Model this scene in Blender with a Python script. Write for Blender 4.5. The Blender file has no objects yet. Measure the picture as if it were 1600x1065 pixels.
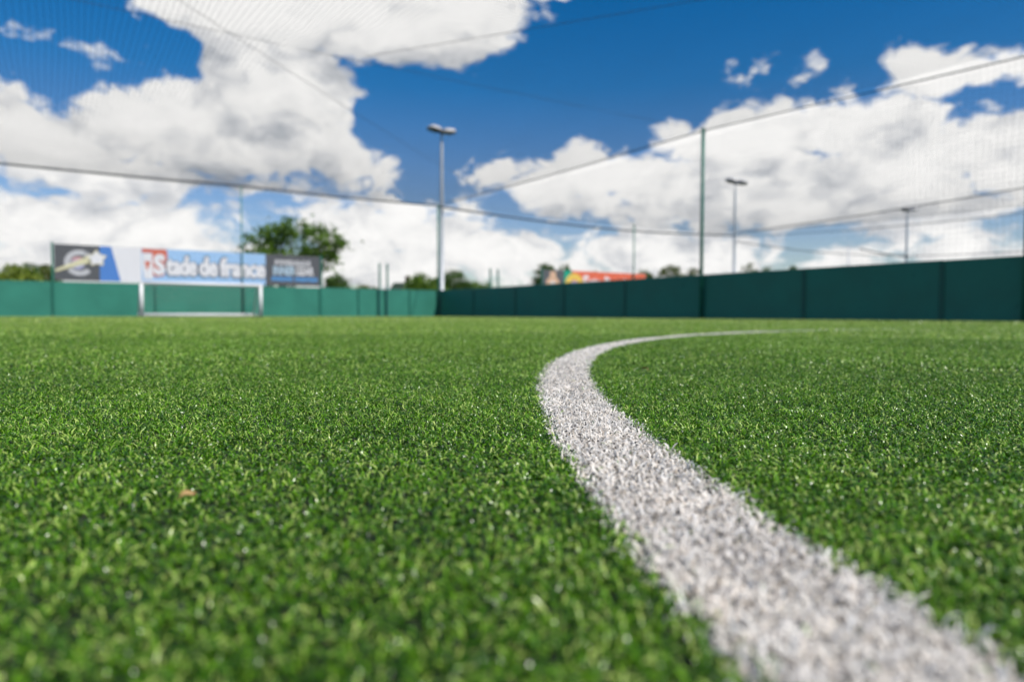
import bpy, math, random
import numpy as np
from mathutils import Matrix, Vector

# ------------------------------------------------------------------ camera, sky, sun, exposure
S = bpy.context.scene
COL = S.collection
PI = math.pi
R = math.radians
rng = np.random.default_rng(7)
random.seed(7)

CAM_Z = 0.122                 # a camera lying almost in the turf
FPX = 1061.0                  # focal length in pixels of the 1600 px wide photograph
cam_d = bpy.data.cameras.new('camera')
cam = bpy.data.objects.new('camera', cam_d)
COL.objects.link(cam)
cam_d.sensor_width = 36.0
cam_d.lens = FPX / 1600 * 36.0
cam_d.clip_start = 0.01
cam_d.clip_end = 5000
cam_d.dof.use_dof = True
cam_d.dof.focus_distance = 0.76
cam_d.dof.aperture_fstop = 4.1
cam.matrix_world = (Matrix.Translation((0, 0, CAM_Z)) @ Matrix.Rotation(R(90 - 2.262), 4, 'X')
                    @ Matrix.Rotation(0.002, 4, 'Z'))
S.camera = cam
S.view_settings.view_transform = 'Standard'
S.view_settings.look = 'None'
S.view_settings.exposure = 0.0
S.view_settings.gamma = 1.0
S.render.engine = 'CYCLES'
S.cycles.max_bounces = 5
S.cycles.diffuse_bounces = 2
S.cycles.glossy_bounces = 2
S.cycles.transmission_bounces = 2
S.cycles.transparent_max_bounces = 4
S.cycles.use_adaptive_sampling = True
S.cycles.adaptive_threshold = 0.01

# frame of the pitches: U runs along the end wall to the right, V along the side wall towards the camera
UX, UY = 0.8330, 0.5533
Uv, Vv = Vector((UX, UY, 0)), Vector((UY, -UX, 0))
CORN = Vector((-3.54, 33.07, 0))
ANG = math.atan2(UY, UX)

def Q(a, b, z=0.0):
    return CORN + Uv * a + Vv * b + Vector((0, 0, z))

SUN = (Uv * 0.265 + Vv * 0.80 + Vector((0, 0, 1))).normalized()
sun_el = math.asin(SUN.z)
sun_rot = math.atan2(SUN.x, SUN.y)
sl = bpy.data.lights.new('sun', 'SUN')
sl.energy = 4.95
sl.angle = R(0.5)
sl.color = (1.0, 0.955, 0.89)
so = bpy.data.objects.new('sun', sl)
so.rotation_euler = SUN.to_track_quat('Z', 'Y').to_euler()
so.location = (0, 0, 60)
COL.objects.link(so)

# -- node helpers
class G:
    def __init__(s, tree):
        s.t = tree
    def n(s, typ, **kw):
        nd = s.t.nodes.new(typ)
        for k, v in kw.items():
            setattr(nd, k, v)
        return nd
    def put(s, sock, v):
        if isinstance(v, bpy.types.NodeSocket):
            s.t.links.new(v, sock)
        elif v is not None:
            sock.default_value = v
    def m(s, op, a, b=None, c=None, clamp=False):
        nd = s.n('ShaderNodeMath', operation=op, use_clamp=clamp)
        for i, v in enumerate((a, b, c)):
            s.put(nd.inputs[i], v)
        return nd.outputs[0]
    def v(s, op, a, b=None, c=None, out=0):
        nd = s.n('ShaderNodeVectorMath', operation=op)
        for i, v in enumerate((a, b, c)):
            if v is not None:
                s.put(nd.inputs[i], v)
        return nd.outputs[out]
    def scale(s, a, f):
        nd = s.n('ShaderNodeVectorMath', operation='SCALE')
        s.put(nd.inputs[0], a)
        s.put(nd.inputs['Scale'], f)
        return nd.outputs[0]
    def noise(s, vec, sc, det=3.0, rough=0.55, out='Fac', dist=0.0):
        nd = s.n('ShaderNodeTexNoise')
        s.put(nd.inputs['Vector'], vec)
        nd.inputs['Scale'].default_value = sc
        nd.inputs['Detail'].default_value = det
        nd.inputs['Roughness'].default_value = rough
        nd.inputs['Distortion'].default_value = dist
        return nd.outputs[out]
    def smooth(s, x, lo, hi, a=0.0, b=1.0):
        nd = s.n('ShaderNodeMapRange', interpolation_type='SMOOTHSTEP')
        s.put(nd.inputs[0], x)
        for i, v in enumerate((lo, hi, a, b)):
            s.put(nd.inputs[i + 1], v)
        return nd.outputs[0]
    def lin(s, x, lo, hi, a=0.0, b=1.0):
        nd = s.n('ShaderNodeMapRange')
        s.put(nd.inputs[0], x)
        for i, v in enumerate((lo, hi, a, b)):
            s.put(nd.inputs[i + 1], v)
        return nd.outputs[0]
    def ramp(s, fac, stops):
        nd = s.n('ShaderNodeValToRGB')
        cr = nd.color_ramp
        while len(cr.elements) < len(stops):
            cr.elements.new(0.5)
        for e, (p, c) in zip(cr.elements, stops):
            e.position = p
            e.color = (*c, 1.0)
        s.put(nd.inputs[0], fac)
        return nd.outputs[0]
    def mix(s, f, a, b):
        nd = s.n('ShaderNodeMix', data_type='RGBA')
        s.put(nd.inputs[0], f)
        s.put(nd.inputs[6], a if not isinstance(a, tuple) else (*a, 1.0)[:4])
        s.put(nd.inputs[7], b if not isinstance(b, tuple) else (*b, 1.0)[:4])
        return nd.outputs[2]

def sky_dir(px, py):
    """azimuth and elevation in degrees of a spot of sky"""
    az = math.degrees(math.atan((px - 800) / FPX))
    yh = 490.6 + 0.002 * (px - 800)
    el = math.degrees(math.atan((yh - py) / math.hypot(FPX, px - 800)))
    return az, el

# cumulus masses: centre and half size (photo pixel units turned into degrees of azimuth / elevation), tilt is not needed
CLOUDS = [
    # the long cumulus on the left and its flat base
    (15, 208, 95, 56), (120, 222, 110, 56), (215, 212, 100, 62), (300, 208, 100, 78), (390, 205, 110, 85),
    (470, 225, 90, 68), (535, 268, 60, 26), (200, 278, 330, 30),
    # arm that climbs to the top edge
    (395, 115, 75, 70), (455, 135, 100, 85), (520, 170, 50, 60), (400, 20, 160, 60), (520, 40, 110, 78), (635, 40, 110, 68), (745, 20, 105, 70), (830, -20, 90, 40),
    # lower left bank
    (60, 352, 170, 58), (205, 362, 180, 60), (40, 400, 120, 30), (300, 385, 80, 26), (345, 330, 70, 14),
    # low bank in the middle
    (545, 375, 85, 48), (620, 368, 95, 52), (715, 385, 110, 52), (820, 400, 110, 48), (600, 425, 200, 30), (880, 425, 90, 24),
    # right: arm towards the middle, the big cumulus, its crown and tail
    (795, 288, 62, 27), (855, 281, 62, 30), (915, 272, 66, 38), (990, 275, 80, 42), (935, 325, 75, 24),
    (1060, 225, 50, 38), (1130, 235, 90, 66), (1215, 218, 76, 62), (1300, 210, 72, 56), (1370, 215, 90, 52), (1090, 305, 150, 54),
    (1210, 290, 170, 56), (1400, 265, 160, 58), (1520, 235, 110, 62), (1600, 270, 90, 60), (1420, 130, 72, 48), (1500, 122, 95, 40), (1590, 108, 90, 40),
    # low bank on the right
    (1010, 388, 105, 46), (1110, 398, 115, 48), (985, 425, 130, 22), (1330, 395, 70, 26), (1420, 352, 150, 32), (1470, 385, 100, 30), (1530, 375, 60, 32), (1600, 395, 70, 28),
    (1280, 425, 120, 12), (1190, 338, 170, 26), (130, 328, 190, 26), (1310, 318, 190, 34), (1480, 320, 150, 30), (230, 318, 230, 16), (370, 405, 90, 22), (140, 395, 220, 40),
    # small scraps
    (1160, 132, 20, 13), (1180, 120, 16, 9), (1243, 134, 8, 5), (1262, 122, 14, 7), (40, 62, 26, 4), (216, 40, 6, 10), (742, 258, 7, 8), (1105, 172, 12, 8),
]
cg = bpy.data.node_groups.new('cloud_field', 'ShaderNodeTree')
cg.interface.new_socket('P', in_out='INPUT', socket_type='NodeSocketVector')
cg.interface.new_socket('D', in_out='OUTPUT', socket_type='NodeSocketFloat')
g = G(cg)
gi, go = g.n('NodeGroupInput'), g.n('NodeGroupOutput')
acc = None
for (x, y, rx, ry) in CLOUDS:
    a0, e0 = sky_dir(x, y)
    a1, _ = sky_dir(x + rx, y)
    _, e1 = sky_dir(x, y - ry)
    ra, re = abs(a1 - a0), abs(e1 - e0)
    q = g.v('MULTIPLY_ADD', gi.outputs[0], (1 / ra, 1 / re, 0), (-a0 / ra, -e0 / re, 0))
    ln = g.v('LENGTH', q, out=1)
    r = min(ra, re)
    d = g.m('MULTIPLY_ADD', ln, r, -r)
    acc = d if acc is None else g.m('SMOOTH_MIN', acc, d, 0.5)
cg.links.new(acc, go.inputs[0])

W = bpy.data.worlds.new('World')
S.world = W
W.use_nodes = True
wt = W.node_tree
wt.nodes.clear()
g = G(wt)
BG = 0.12
sky = g.n('ShaderNodeTexSky', sky_type='NISHITA')
sky.sun_disc = False
sky.sun_elevation = sun_el
sky.sun_rotation = sun_rot
sky.altitude = 50
sky.air_density = 1.0
sky.dust_density = 0.3
sky.ozone_density = 2.2
hs = g.n('ShaderNodeHueSaturation')
hs.inputs['Hue'].default_value = 0.503
hs.inputs['Saturation'].default_value = 1.50
hs.inputs['Value'].default_value = 0.97
wt.links.new(sky.outputs[0], hs.inputs['Color'])
tc = g.n('ShaderNodeTexCoord')
D = tc.outputs['Generated']
sx = g.n('ShaderNodeSeparateXYZ')
wt.links.new(D, sx.inputs[0])
az = g.m('MULTIPLY', g.m('ARCTAN2', sx.outputs[0], sx.outputs[1]), 180 / PI)
el = g.m('MULTIPLY', g.m('ARCSINE', sx.outputs[2]), 180 / PI)
cb = g.n('ShaderNodeCombineXYZ')
wt.links.new(az, cb.inputs[0])
wt.links.new(el, cb.inputs[1])
wt.links.new(g.lin(el, 2.0, 18.0, 1.12, 1.50), hs.inputs['Saturation'])
wt.links.new(g.lin(el, 2.0, 18.0, 0.522, 0.503), hs.inputs['Hue'])
wt.links.new(g.lin(el, 2.0, 18.0, 0.82, 0.97), hs.inputs['Value'])
Dz = g.v('MULTIPLY', D, (1, 1, 1.7))
w1 = g.v('MULTIPLY_ADD', g.noise(Dz, 9.0, 2.0, 0.5, 'Color'), (5.0, 3.2, 0), (-2.5, -1.6, 0))
w2 = g.v('MULTIPLY_ADD', g.noise(Dz, 34.0, 4.0, 0.62, 'Color'), (2.2, 1.7, 0), (-1.1, -0.85, 0))
pw = g.v('ADD', cb.outputs[0], g.v('ADD', w1, w2))
def field(p):
    nd = g.n('ShaderNodeGroup')
    nd.node_tree = cg
    wt.links.new(p, nd.inputs[0])
    return nd.outputs[0]
sd = field(pw)
OFF = (1.1, 3.8, 0)
sd2 = field(g.v('ADD', pw, OFF))
def billow(p):
    """rounded lumps with sharp creases between them"""
    tot = None
    for sc, wgt in ((7.0, 0.46), (15.0, 0.30), (33.0, 0.16), (70.0, 0.08)):
        n = g.noise(p, sc, 0.0, 0.5)
        b = g.m('ABSOLUTE', g.m('MULTIPLY_ADD', n, 2.0, -1.0))
        tot = g.m('MULTIPLY', b, wgt) if tot is None else g.m('MULTIPLY_ADD', b, wgt, tot)
    return tot
Dw = g.v('ADD', Dz, g.v('MULTIPLY_ADD', g.noise(Dz, 22.0, 2.0, 0.5, 'Color'), (0.05, 0.05, 0.05), (-0.025, -0.025, -0.025)))
n1 = billow(Dw)
n1b = billow(g.v('ADD', Dw, (0.022, -0.005, 0.052)))
F = g.m('ADD', g.m('MULTIPLY', sd, -1.0), g.m('MULTIPLY_ADD', n1, 4.6, -0.66))
# clouds over the rest of the sky, outside the part the photo shows
gen = g.m('MULTIPLY_ADD', g.noise(Dz, 2.6, 5.0, 0.55), 26.0, -15.5)
out_el = g.smooth(el, 27.0, 40.0)
out_az = g.smooth(g.m('ABSOLUTE', az), 42.0, 55.0)
outw = g.m('MAXIMUM', out_el, out_az)
F = g.m('ADD', g.m('MULTIPLY', F, g.m('SUBTRACT', 1.0, outw)), g.m('MULTIPLY', gen, outw))
mask = g.smooth(F, -0.05, 0.85)
L = g.m('DIVIDE', g.m('SUBTRACT', sd2, sd), 3.95)
t = g.m('MULTIPLY_ADD', L, 0.47, 0.63)
t = g.m('ADD', t, g.m('MULTIPLY', g.m('SUBTRACT', n1, n1b), 1.35))
t = g.m('ADD', t, g.smooth(F, 1.6, 0.0, 0.0, 0.16), clamp=True)
ccol = g.ramp(t, [(0.0, (0.36, 0.385, 0.425)), (0.28, (0.49, 0.515, 0.555)), (0.50, (0.70, 0.71, 0.73)), (0.74, (0.92, 0.915, 0.905)), (1.0, (1.0, 0.99, 0.975))])
csc = g.n('ShaderNodeVectorMath', operation='SCALE')
wt.links.new(ccol, csc.inputs[0])
csc.inputs['Scale'].default_value = 1.03 / BG
final = g.mix(mask, hs.outputs[0], csc.outputs[0])
bg = g.n('ShaderNodeBackground')
bg.inputs['Strength'].default_value = BG
wt.links.new(final, bg.inputs['Color'])
wo = g.n('ShaderNodeOutputWorld')
wt.links.new(bg.outputs[0], wo.inputs['Surface'])
W.cycles.sampling_method = 'MANUAL'
W.cycles.sample_map_resolution = 512

# ------------------------------------------------------------------ materials
MATS = {}
def mat(name, col, rough=0.6, spec=0.5, metal=0.0, var=0.12, vscale=6.0, bump=0.0, bscale=60.0, stain=None, coord='Object'):
    m = bpy.data.materials.new(name)
    m.use_nodes = True
    g = G(m.node_tree)
    bs = m.node_tree.nodes['Principled BSDF']
    tcn = g.n('ShaderNodeTexCoord')
    n = g.noise(tcn.outputs[coord], vscale, 4.0, 0.6)
    lo = tuple(c * (1 - var) for c in col)
    hi = tuple(min(1.0, c * (1 + var)) for c in col)
    c = g.ramp(n, [(0.3, lo), (0.7, hi)])
    if stain:
        sc, scol, thr = stain
        s = g.smooth(g.noise(tcn.outputs[coord], sc, 5.0, 0.65), thr, thr + 0.12)
        c = g.mix(s, c, scol)
    m.node_tree.links.new(c, bs.inputs['Base Color'])
    rr = g.lin(n, 0.3, 0.7, max(0.02, rough - 0.08), min(1, rough + 0.08))
    m.node_tree.links.new(rr, bs.inputs['Roughness'])
    bs.inputs['Specular IOR Level'].default_value = spec
    bs.inputs['Metallic'].default_value = metal
    if bump:
        b = g.n('ShaderNodeBump')
        b.inputs['Strength'].default_value = bump
        b.inputs['Distance'].default_value = 0.01
        m.node_tree.links.new(g.noise(tcn.outputs[coord], bscale, 3.0), b.inputs['Height'])
        m.node_tree.links.new(b.outputs[0], bs.inputs['Normal'])
    MATS[name] = m
    return m

def blade_mat(name, stops, trans, rough, spec, patch=0.0):
    """fibres: each its own tone, light passes through them"""
    m = bpy.data.materials.new(name)
    m.use_nodes = True
    nt = m.node_tree
    g = G(nt)
    bs = nt.nodes['Principled BSDF']
    at = g.n('ShaderNodeAttribute', attribute_name='tone')
    c = g.ramp(at.outputs['Fac'], stops)
    if patch:
        geo = g.n('ShaderNodeNewGeometry')
        n = g.noise(geo.outputs['Position'], 1.3, 3.0, 0.6)
        h = g.n('ShaderNodeHueSaturation')
        nt.links.new(c, h.inputs['Color'])
        nt.links.new(g.lin(n, 0.3, 0.7, 1.0 - patch, 1.0 + patch), h.inputs['Value'])
        c = h.outputs[0]
    nt.links.new(c, bs.inputs['Base Color'])
    bs.inputs['Roughness'].default_value = rough
    bs.inputs['Specular IOR Level'].default_value = spec
    tr = g.n('ShaderNodeBsdfTranslucent')
    nt.links.new(c, tr.inputs['Color'])
    mx = g.n('ShaderNodeMixShader')
    mx.inputs[0].default_value = trans
    nt.links.new(bs.outputs[0], mx.inputs[1])
    nt.links.new(tr.outputs[0], mx.inputs[2])
    nt.links.new(mx.outputs[0], nt.nodes['Material Output'].inputs['Surface'])
    return m

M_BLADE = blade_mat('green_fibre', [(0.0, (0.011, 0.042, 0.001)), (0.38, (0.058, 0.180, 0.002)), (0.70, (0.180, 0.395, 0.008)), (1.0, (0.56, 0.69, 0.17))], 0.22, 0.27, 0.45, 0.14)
M_WHITE = blade_mat('white_fibre', [(0.0, (0.58, 0.47, 0.34)), (0.22, (0.89, 0.81, 0.71)), (0.8, (0.95, 0.90, 0.81)), (1.0, (0.96, 0.93, 0.86))], 0.25, 0.5, 0.35)
mat('board_green', (0.032, 0.205, 0.142), 0.6, 0.35, var=0.12, vscale=1.3, bump=0.25, bscale=5, stain=(2.6, (0.022, 0.150, 0.112), 0.60))
mat('post_green', (0.014, 0.165, 0.110), 0.45, 0.5)
mat('dark_post_green', (0.012, 0.115, 0.08), 0.5, 0.4)
mat('gate_green', (0.036, 0.175, 0.138), 0.5, 0.4)
mat('net_cord', (0.030, 0.038, 0.040), 0.8, 0.2)
mat('rope', (0.060, 0.062, 0.062), 0.85, 0.2)
mat('galvanised', (0.50, 0.52, 0.54), 0.45, 0.5, metal=0.25, var=0.06, vscale=9)
mat('lamp_housing', (0.55, 0.53, 0.53), 0.45, 0.5)
mat('lamp_under', (0.07, 0.08, 0.06), 0.3, 0.5)
mat('bracket', (0.08, 0.10, 0.12), 0.5, 0.5)
mat('white_paint', (0.86, 0.84, 0.81), 0.4, 0.5, var=0.04, stain=(5.0, (0.50, 0.45, 0.38), 0.70))
mat('goal_cord', (0.42, 0.44, 0.40), 0.8, 0.2)
mat('sign_charcoal', (0.105, 0.108, 0.115), 0.5, 0.4, var=0.05)
mat('sign_blue', (0.085, 0.235, 0.60), 0.5, 0.4, var=0.04)
mat('sign_white', (0.80, 0.79, 0.80), 0.5, 0.4, var=0.02)
mat('sign_sky', (0.36, 0.57, 0.83), 0.5, 0.4, var=0.04)
mat('sign_red', (0.64, 0.16, 0.10), 0.5, 0.4, var=0.05)
mat('sign_cream', (0.70, 0.66, 0.42), 0.5, 0.4, var=0.08)
mat('sign_silver', (0.55, 0.55, 0.56), 0.5, 0.4, var=0.06)
mat('sign_palered', (0.62, 0.34, 0.36), 0.5, 0.4)
mat('sign_lilac', (0.50, 0.50, 0.72), 0.5, 0.4)
mat('sign_paleblue', (0.50, 0.66, 0.78), 0.5, 0.4)
mat('sign_midblue', (0.10, 0.30, 0.60), 0.5, 0.4)
mat('sign_ink', (0.05, 0.07, 0.12), 0.5, 0.4)
mat('sign_teal', (0.010, 0.34, 0.21), 0.5, 0.4)
mat('sign_yellow', (0.78, 0.52, 0.10), 0.5, 0.4)
mat('sign_orange', (0.74, 0.15, 0.075), 0.5, 0.4)
mat('sign_tan', (0.66, 0.42, 0.28), 0.5, 0.4)
mat('bark', (0.085, 0.065, 0.045), 0.9, 0.2, var=0.3, vscale=8)
mat('dry_leaf', (0.52, 0.32, 0.13), 0.6, 0.3, var=0.3, vscale=60)
mat('pale_leaf', (0.50, 0.30, 0.17), 0.6, 0.3, var=0.3, vscale=60)
mat('roof_green', (0.030, 0.050, 0.030), 0.8, 0.2)
mat('house_wall', (0.34, 0.30, 0.25), 0.8, 0.2)
mat('far_ground', (0.060, 0.085, 0.035), 0.95, 0.1, var=0.3, vscale=0.2)

# turf backing: black rubber crumb between sewn rows of fibre
def turf_backing():
    m = bpy.data.materials.new('turf_backing')
    m.use_nodes = True
    nt = m.node_tree
    g = G(nt)
    bs = nt.nodes['Principled BSDF']
    geo = g.n('ShaderNodeNewGeometry')
    P = geo.outputs['Position']
    n = g.noise(P, 420.0, 2.0, 0.6)
    n2 = g.noise(P, 60.0, 3.0, 0.6)
    c = g.ramp(n, [(0.30, (0.008, 0.009, 0.006)), (0.58, (0.016, 0.019, 0.010)), (0.72, (0.022, 0.050, 0.006)), (0.85, (0.035, 0.09, 0.01))])
    c = g.mix(g.smooth(n2, 0.52, 0.66), c, (0.024, 0.070, 0.005))
    nt.links.new(c, bs.inputs['Base Color'])
    bs.inputs['Roughness'].default_value = 0.9
    b = g.n('ShaderNodeBump')
    b.inputs['Strength'].default_value = 0.9
    b.inputs['Distance'].default_value = 0.004
    nt.links.new(n, b.inputs['Height'])
    nt.links.new(b.outputs[0], bs.inputs['Normal'])
    return m
M_TURF = turf_backing()

# ------------------------------------------------------------------ mesh helpers
class MB:
    """collects simple shapes; build() links them as one mesh object"""
    def __init__(s):
        s.v, s.f, s.mi = [], [], []
    def add(s, vs, fs, mi=0):
        o = len(s.v)
        s.v += [tuple(p) for p in vs]
        s.f += [tuple(i + o for i in f) for f in fs]
        s.mi += [mi] * len(fs)
    def box(s, x0, x1, y0, y1, z0, z1, mi=0, bev=0.0):
        if bev <= 0:
            v = [(x0, y0, z0), (x1, y0, z0), (x1, y1, z0), (x0, y1, z0), (x0, y0, z1), (x1, y0, z1), (x1, y1, z1), (x0, y1, z1)]
            f = [(0, 3, 2, 1), (4, 5, 6, 7), (0, 1, 5, 4), (1, 2, 6, 5), (2, 3, 7, 6), (3, 0, 4, 7)]
            s.add(v, f, mi)
            return
        def ring(i, z):
            return [(x0 + i, y0, z), (x1 - i, y0, z), (x1, y0 + i, z), (x1, y1 - i, z), (x1 - i, y1, z), (x0 + i, y1, z), (x0, y1 - i, z), (x0, y0 + i, z)]
        def inn(z):
            b = bev
            return [(x0 + b * 1.2, y0 + b, z), (x1 - b * 1.2, y0 + b, z), (x1 - b, y0 + b * 1.2, z), (x1 - b, y1 - b * 1.2, z), (x1 - b * 1.2, y1 - b, z), (x0 + b * 1.2, y1 - b, z), (x0 + b, y1 - b * 1.2, z), (x0 + b, y0 + b * 1.2, z)]
        rs = [inn(z0), ring(bev, z0 + bev), ring(bev, z1 - bev), inn(z1)]
        v = sum(rs, [])
        f = [tuple(range(7, -1, -1)), tuple(range(24, 32))]
        for k in range(3):
            for i in range(8):
                j = (i + 1) % 8
                f.append((k * 8 + i, k * 8 + j, k * 8 + 8 + j, k * 8 + 8 + i))
        s.add(v, f, mi)
    def tube(s, pts, r, n=8, mi=0, cap=True):
        pts = [Vector(p) for p in pts]
        rr = r if isinstance(r, (list, tuple)) else [r] * len(pts)
        v, f = [], []
        up = None
        for i, p in enumerate(pts):
            d = (pts[min(i + 1, len(pts) - 1)] - pts[max(i - 1, 0)]).normalized()
            if up is None:
                up = Vector((0, 0, 1)) if abs(d.z) < 0.9 else Vector((1, 0, 0))
            x = d.cross(up).normalized()
            y = x.cross(d).normalized()
            up = y
            for k in range(n):
                t = 2 * PI * k / n
                v.append(p + x * (rr[i] * math.cos(t)) + y * (rr[i] * math.sin(t)))
        for i in range(len(pts) - 1):
            for k in range(n):
                l = (k + 1) % n
                f.append((i * n + k, i * n + l, (i + 1) * n + l, (i + 1) * n + k))
        if cap:
            f.append(tuple(range(n - 1, -1, -1)))
            f.append(tuple((len(pts) - 1) * n + k for k in range(n)))
        s.add(v, f, mi)
    def plate(s, poly, y, th, mi=0):
        """flat outline in x/z with its face at y (towards -y) and thickness th"""
        n = len(poly)
        v = [(x, y, z) for x, z in poly] + [(x, y + th, z) for x, z in poly]
        f = [tuple(range(n)), tuple(range(2 * n - 1, n - 1, -1))]
        for i in range(n):
            j = (i + 1) % n
            f.append((i, i + n, j + n, j))
        s.add(v, f, mi)
    def build(s, name, mats, parent=None, smooth=False):
        me = bpy.data.meshes.new(name)
        me.from_pydata(s.v, [], s.f)
        mats = mats if isinstance(mats, (list, tuple)) else [mats]
        for m in mats:
            me.materials.append(MATS[m] if isinstance(m, str) else m)
        me.polygons.foreach_set('material_index', s.mi)
        if smooth:
            me.polygons.foreach_set('use_smooth', [len(f) == 4 for f in s.f])
        me.update()
        o = bpy.data.objects.new(name, me)
        COL.objects.link(o)
        if parent:
            o.parent = parent
        return o

def tag(o, label, cat, group=None):
    o['label'] = label
    o['category'] = cat
    if group:
        o['group'] = group
    return o

def thing(name, loc, label, cat, group=None, rot=ANG):
    o = bpy.data.objects.new(name, None)
    COL.objects.link(o)
    o.location = loc
    o.rotation_euler = (0, 0, rot)
    o.empty_display_size = 0.2
    return tag(o, label, cat, group)

def struct(o, label=None):
    o['kind'] = 'structure'
    if label:
        o['label'] = label
    return o

def place(o, loc, rot=ANG):
    o.location = loc
    o.rotation_euler = (0, 0, rot)
    return o

def copy_tree(o, parent=None):
    c = o.copy()
    COL.objects.link(c)
    if parent is not None:
        c.parent = parent
    for ch in [k for k in bpy.data.objects if k.parent == o]:
        copy_tree(ch, c)
    return c

def quick_mesh(name, V, Fq, mat_, tone=None, smooth=True):
    """numpy arrays -> mesh; Fq is (n, k) with all faces of k corners"""
    me = bpy.data.meshes.new(name)
    nf, k = Fq.shape
    me.vertices.add(len(V))
    me.vertices.foreach_set('co', np.ascontiguousarray(V, dtype=np.float32).ravel())
    me.loops.add(nf * k)
    me.loops.foreach_set('vertex_index', np.ascontiguousarray(Fq, dtype=np.int32).ravel())
    me.polygons.add(nf)
    me.polygons.foreach_set('loop_start', np.arange(0, nf * k, k, dtype=np.int32))
    if smooth:
        me.polygons.foreach_set('use_smooth', np.ones(nf, dtype=bool))
    me.materials.append(mat_)
    me.update(calc_edges=True)
    if tone is not None:
        at = me.attributes.new('tone', 'FLOAT', 'FACE')
        at.data.foreach_set('value', np.ascontiguousarray(tone, dtype=np.float32))
    o = bpy.data.objects.new(name, me)
    COL.objects.link(o)
    return o

# where a column of the photograph meets the two boundary walls (their real positions)
def end_a(px, b=0.0):
    r = Vector(((px - 800) / FPX, 1, 0))
    t = (CORN.dot(Vv) + b) / r.dot(Vv)
    return (r * t - CORN).dot(Uv)
def end_depth(px, b=0.0):
    r = Vector(((px - 800) / FPX, 1, 0))
    return (CORN.dot(Vv) + b) / r.dot(Vv)
def side_b(px, a=0.0):
    r = Vector(((px - 800) / FPX, 1, 0))
    t = (CORN.dot(Uv) + a) / r.dot(Uv)
    return (r * t - CORN).dot(Vv)
def zat(px, py, depth):
    return CAM_Z + (490.6 + 0.002 * (px - 800) - py) * depth / FPX

# ------------------------------------------------------------------ ground and pitch
WALL_H = 1.265
A_LEFT = -21.6
B_FAR = 62.0
mb = MB()
mb.add([(-900, -900, -0.03), (900, -900, -0.03), (900, 900, -0.03), (-900, 900, -0.03)], [(0, 1, 2, 3)])
struct(mb.build('ground', 'far_ground'))
mb = MB()
mb.add([(A_LEFT, -B_FAR, 0), (0.0, -B_FAR, 0), (0.0, 0.0, 0), (A_LEFT, 0.0, 0)], [(0, 1, 2, 3)])
struct(place(mb.build('artificial_turf', M_TURF), CORN))

# centre circle line: centre, radius, width (measured on the ground)
CC = np.array([5.35, 0.845])
CR, CW = 5.266, 0.089
# D line in front of the far goal
gmid = Q((end_a(80) + end_a(518)) / 2, 0)
DC = np.array([gmid.x, gmid.y])
DR = (end_a(518) - end_a(80)) / 2
HL_B = None

def inside_pitch(P):
    dx, dy = P[:, 0] - CORN.x, P[:, 1] - CORN.y
    a = dx * UX + dy * UY
    b = dx * UY - dy * UX
    return (a > A_LEFT + 0.02) & (a < -0.015) & (b > 0.015) & (b < B_FAR)

def blades(P, hmin, hmax, w, segs, curl=1.0, bias=0.0):
    """bent fibres rooted at P; returns verts, quads, tone"""
    n = len(P)
    x, y = P[:, 0], P[:, 1]
    # trodden and brushed-up patches
    f = (np.sin(x * 21 + 3 * np.sin(y * 9)) * np.sin(y * 17 + 2.3 * np.sin(x * 13 + 1)) * 0.5
         + 0.5 * np.sin(x * 5.1 + 1.7 * np.sin(y * 4.3 + 2)) * np.sin(y * 4.7 + 1.3 * np.sin(x * 3.1)))
    Hh = rng.uniform(hmin, hmax, n) * (1 + 0.16 * f)
    lean = np.abs(rng.normal(0.22 - 0.08 * f, 0.26, n))
    bend = rng.uniform(1.0, 4.6, n) * curl
    phi = rng.uniform(0, 2 * PI, n)
    turn = rng.normal(0, 0.7, n) * curl
    tw = rng.normal(0, 0.5, n)
    ww = w * rng.uniform(0.7, 1.25, n)
    pos = np.c_[P, np.full(n, -0.001)]
    rings = []
    for k in range(segs + 1):
        s = k / segs
        ph = phi + turn * s
        wd = ph + PI / 2 + tw
        taper = 1.0 if s < 0.99 else 0.45
        off = np.c_[np.cos(wd), np.sin(wd), 0.35 * np.sin(tw)] * (ww * 0.5 * taper)[:, None]
        rings.append(pos - off)
        rings.append(pos + off)
        th = lean + bend * ((k + 0.5) / segs) ** 1.9 + rng.normal(0, 0.18, n)
        phi = phi + rng.normal(0, 0.35, n) * curl
        step = (Hh / segs)
        pos = pos + np.c_[np.sin(th) * np.cos(ph), np.sin(th) * np.sin(ph), np.cos(th)] * step[:, None]
    V = np.stack(rings, 1)                       # n, 2(segs+1), 3
    V[..., 2] = np.maximum(V[..., 2], 0.0012)
    m = 2 * (segs + 1)
    base = (np.arange(n) * m)[:, None, None]
    q = np.array([[2 * k, 2 * k + 1, 2 * k + 3, 2 * k + 2] for k in range(segs)])[None]
    Fq = (base + q).reshape(-1, 4)
    tone = rng.beta(1.3, 1.9, n)
    tone[rng.random(n) < 0.03] = 1.0
    tip_light = np.linspace(-0.20, 0.24, segs) if segs > 2 else np.array([-0.02, 0.18])[:segs]           # shaded roots and sunlit tips painted into the tone
    tone = np.clip(tone[:, None] + tip_light[None, :] + bias + 0.06 * f[:, None], 0, 1)
    return V.reshape(-1, 3), Fq, tone.reshape(-1)

def sector(n_per_m2, r0, r1, half):
    A = half * (r1 * r1 - r0 * r0)
    n = int(A * n_per_m2)
    r = np.sqrt(rng.uniform(r0 * r0, r1 * r1, n))
    t = rng.uniform(-half, half, n)
    return np.c_[r * np.sin(t), r * np.cos(t)]

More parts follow.
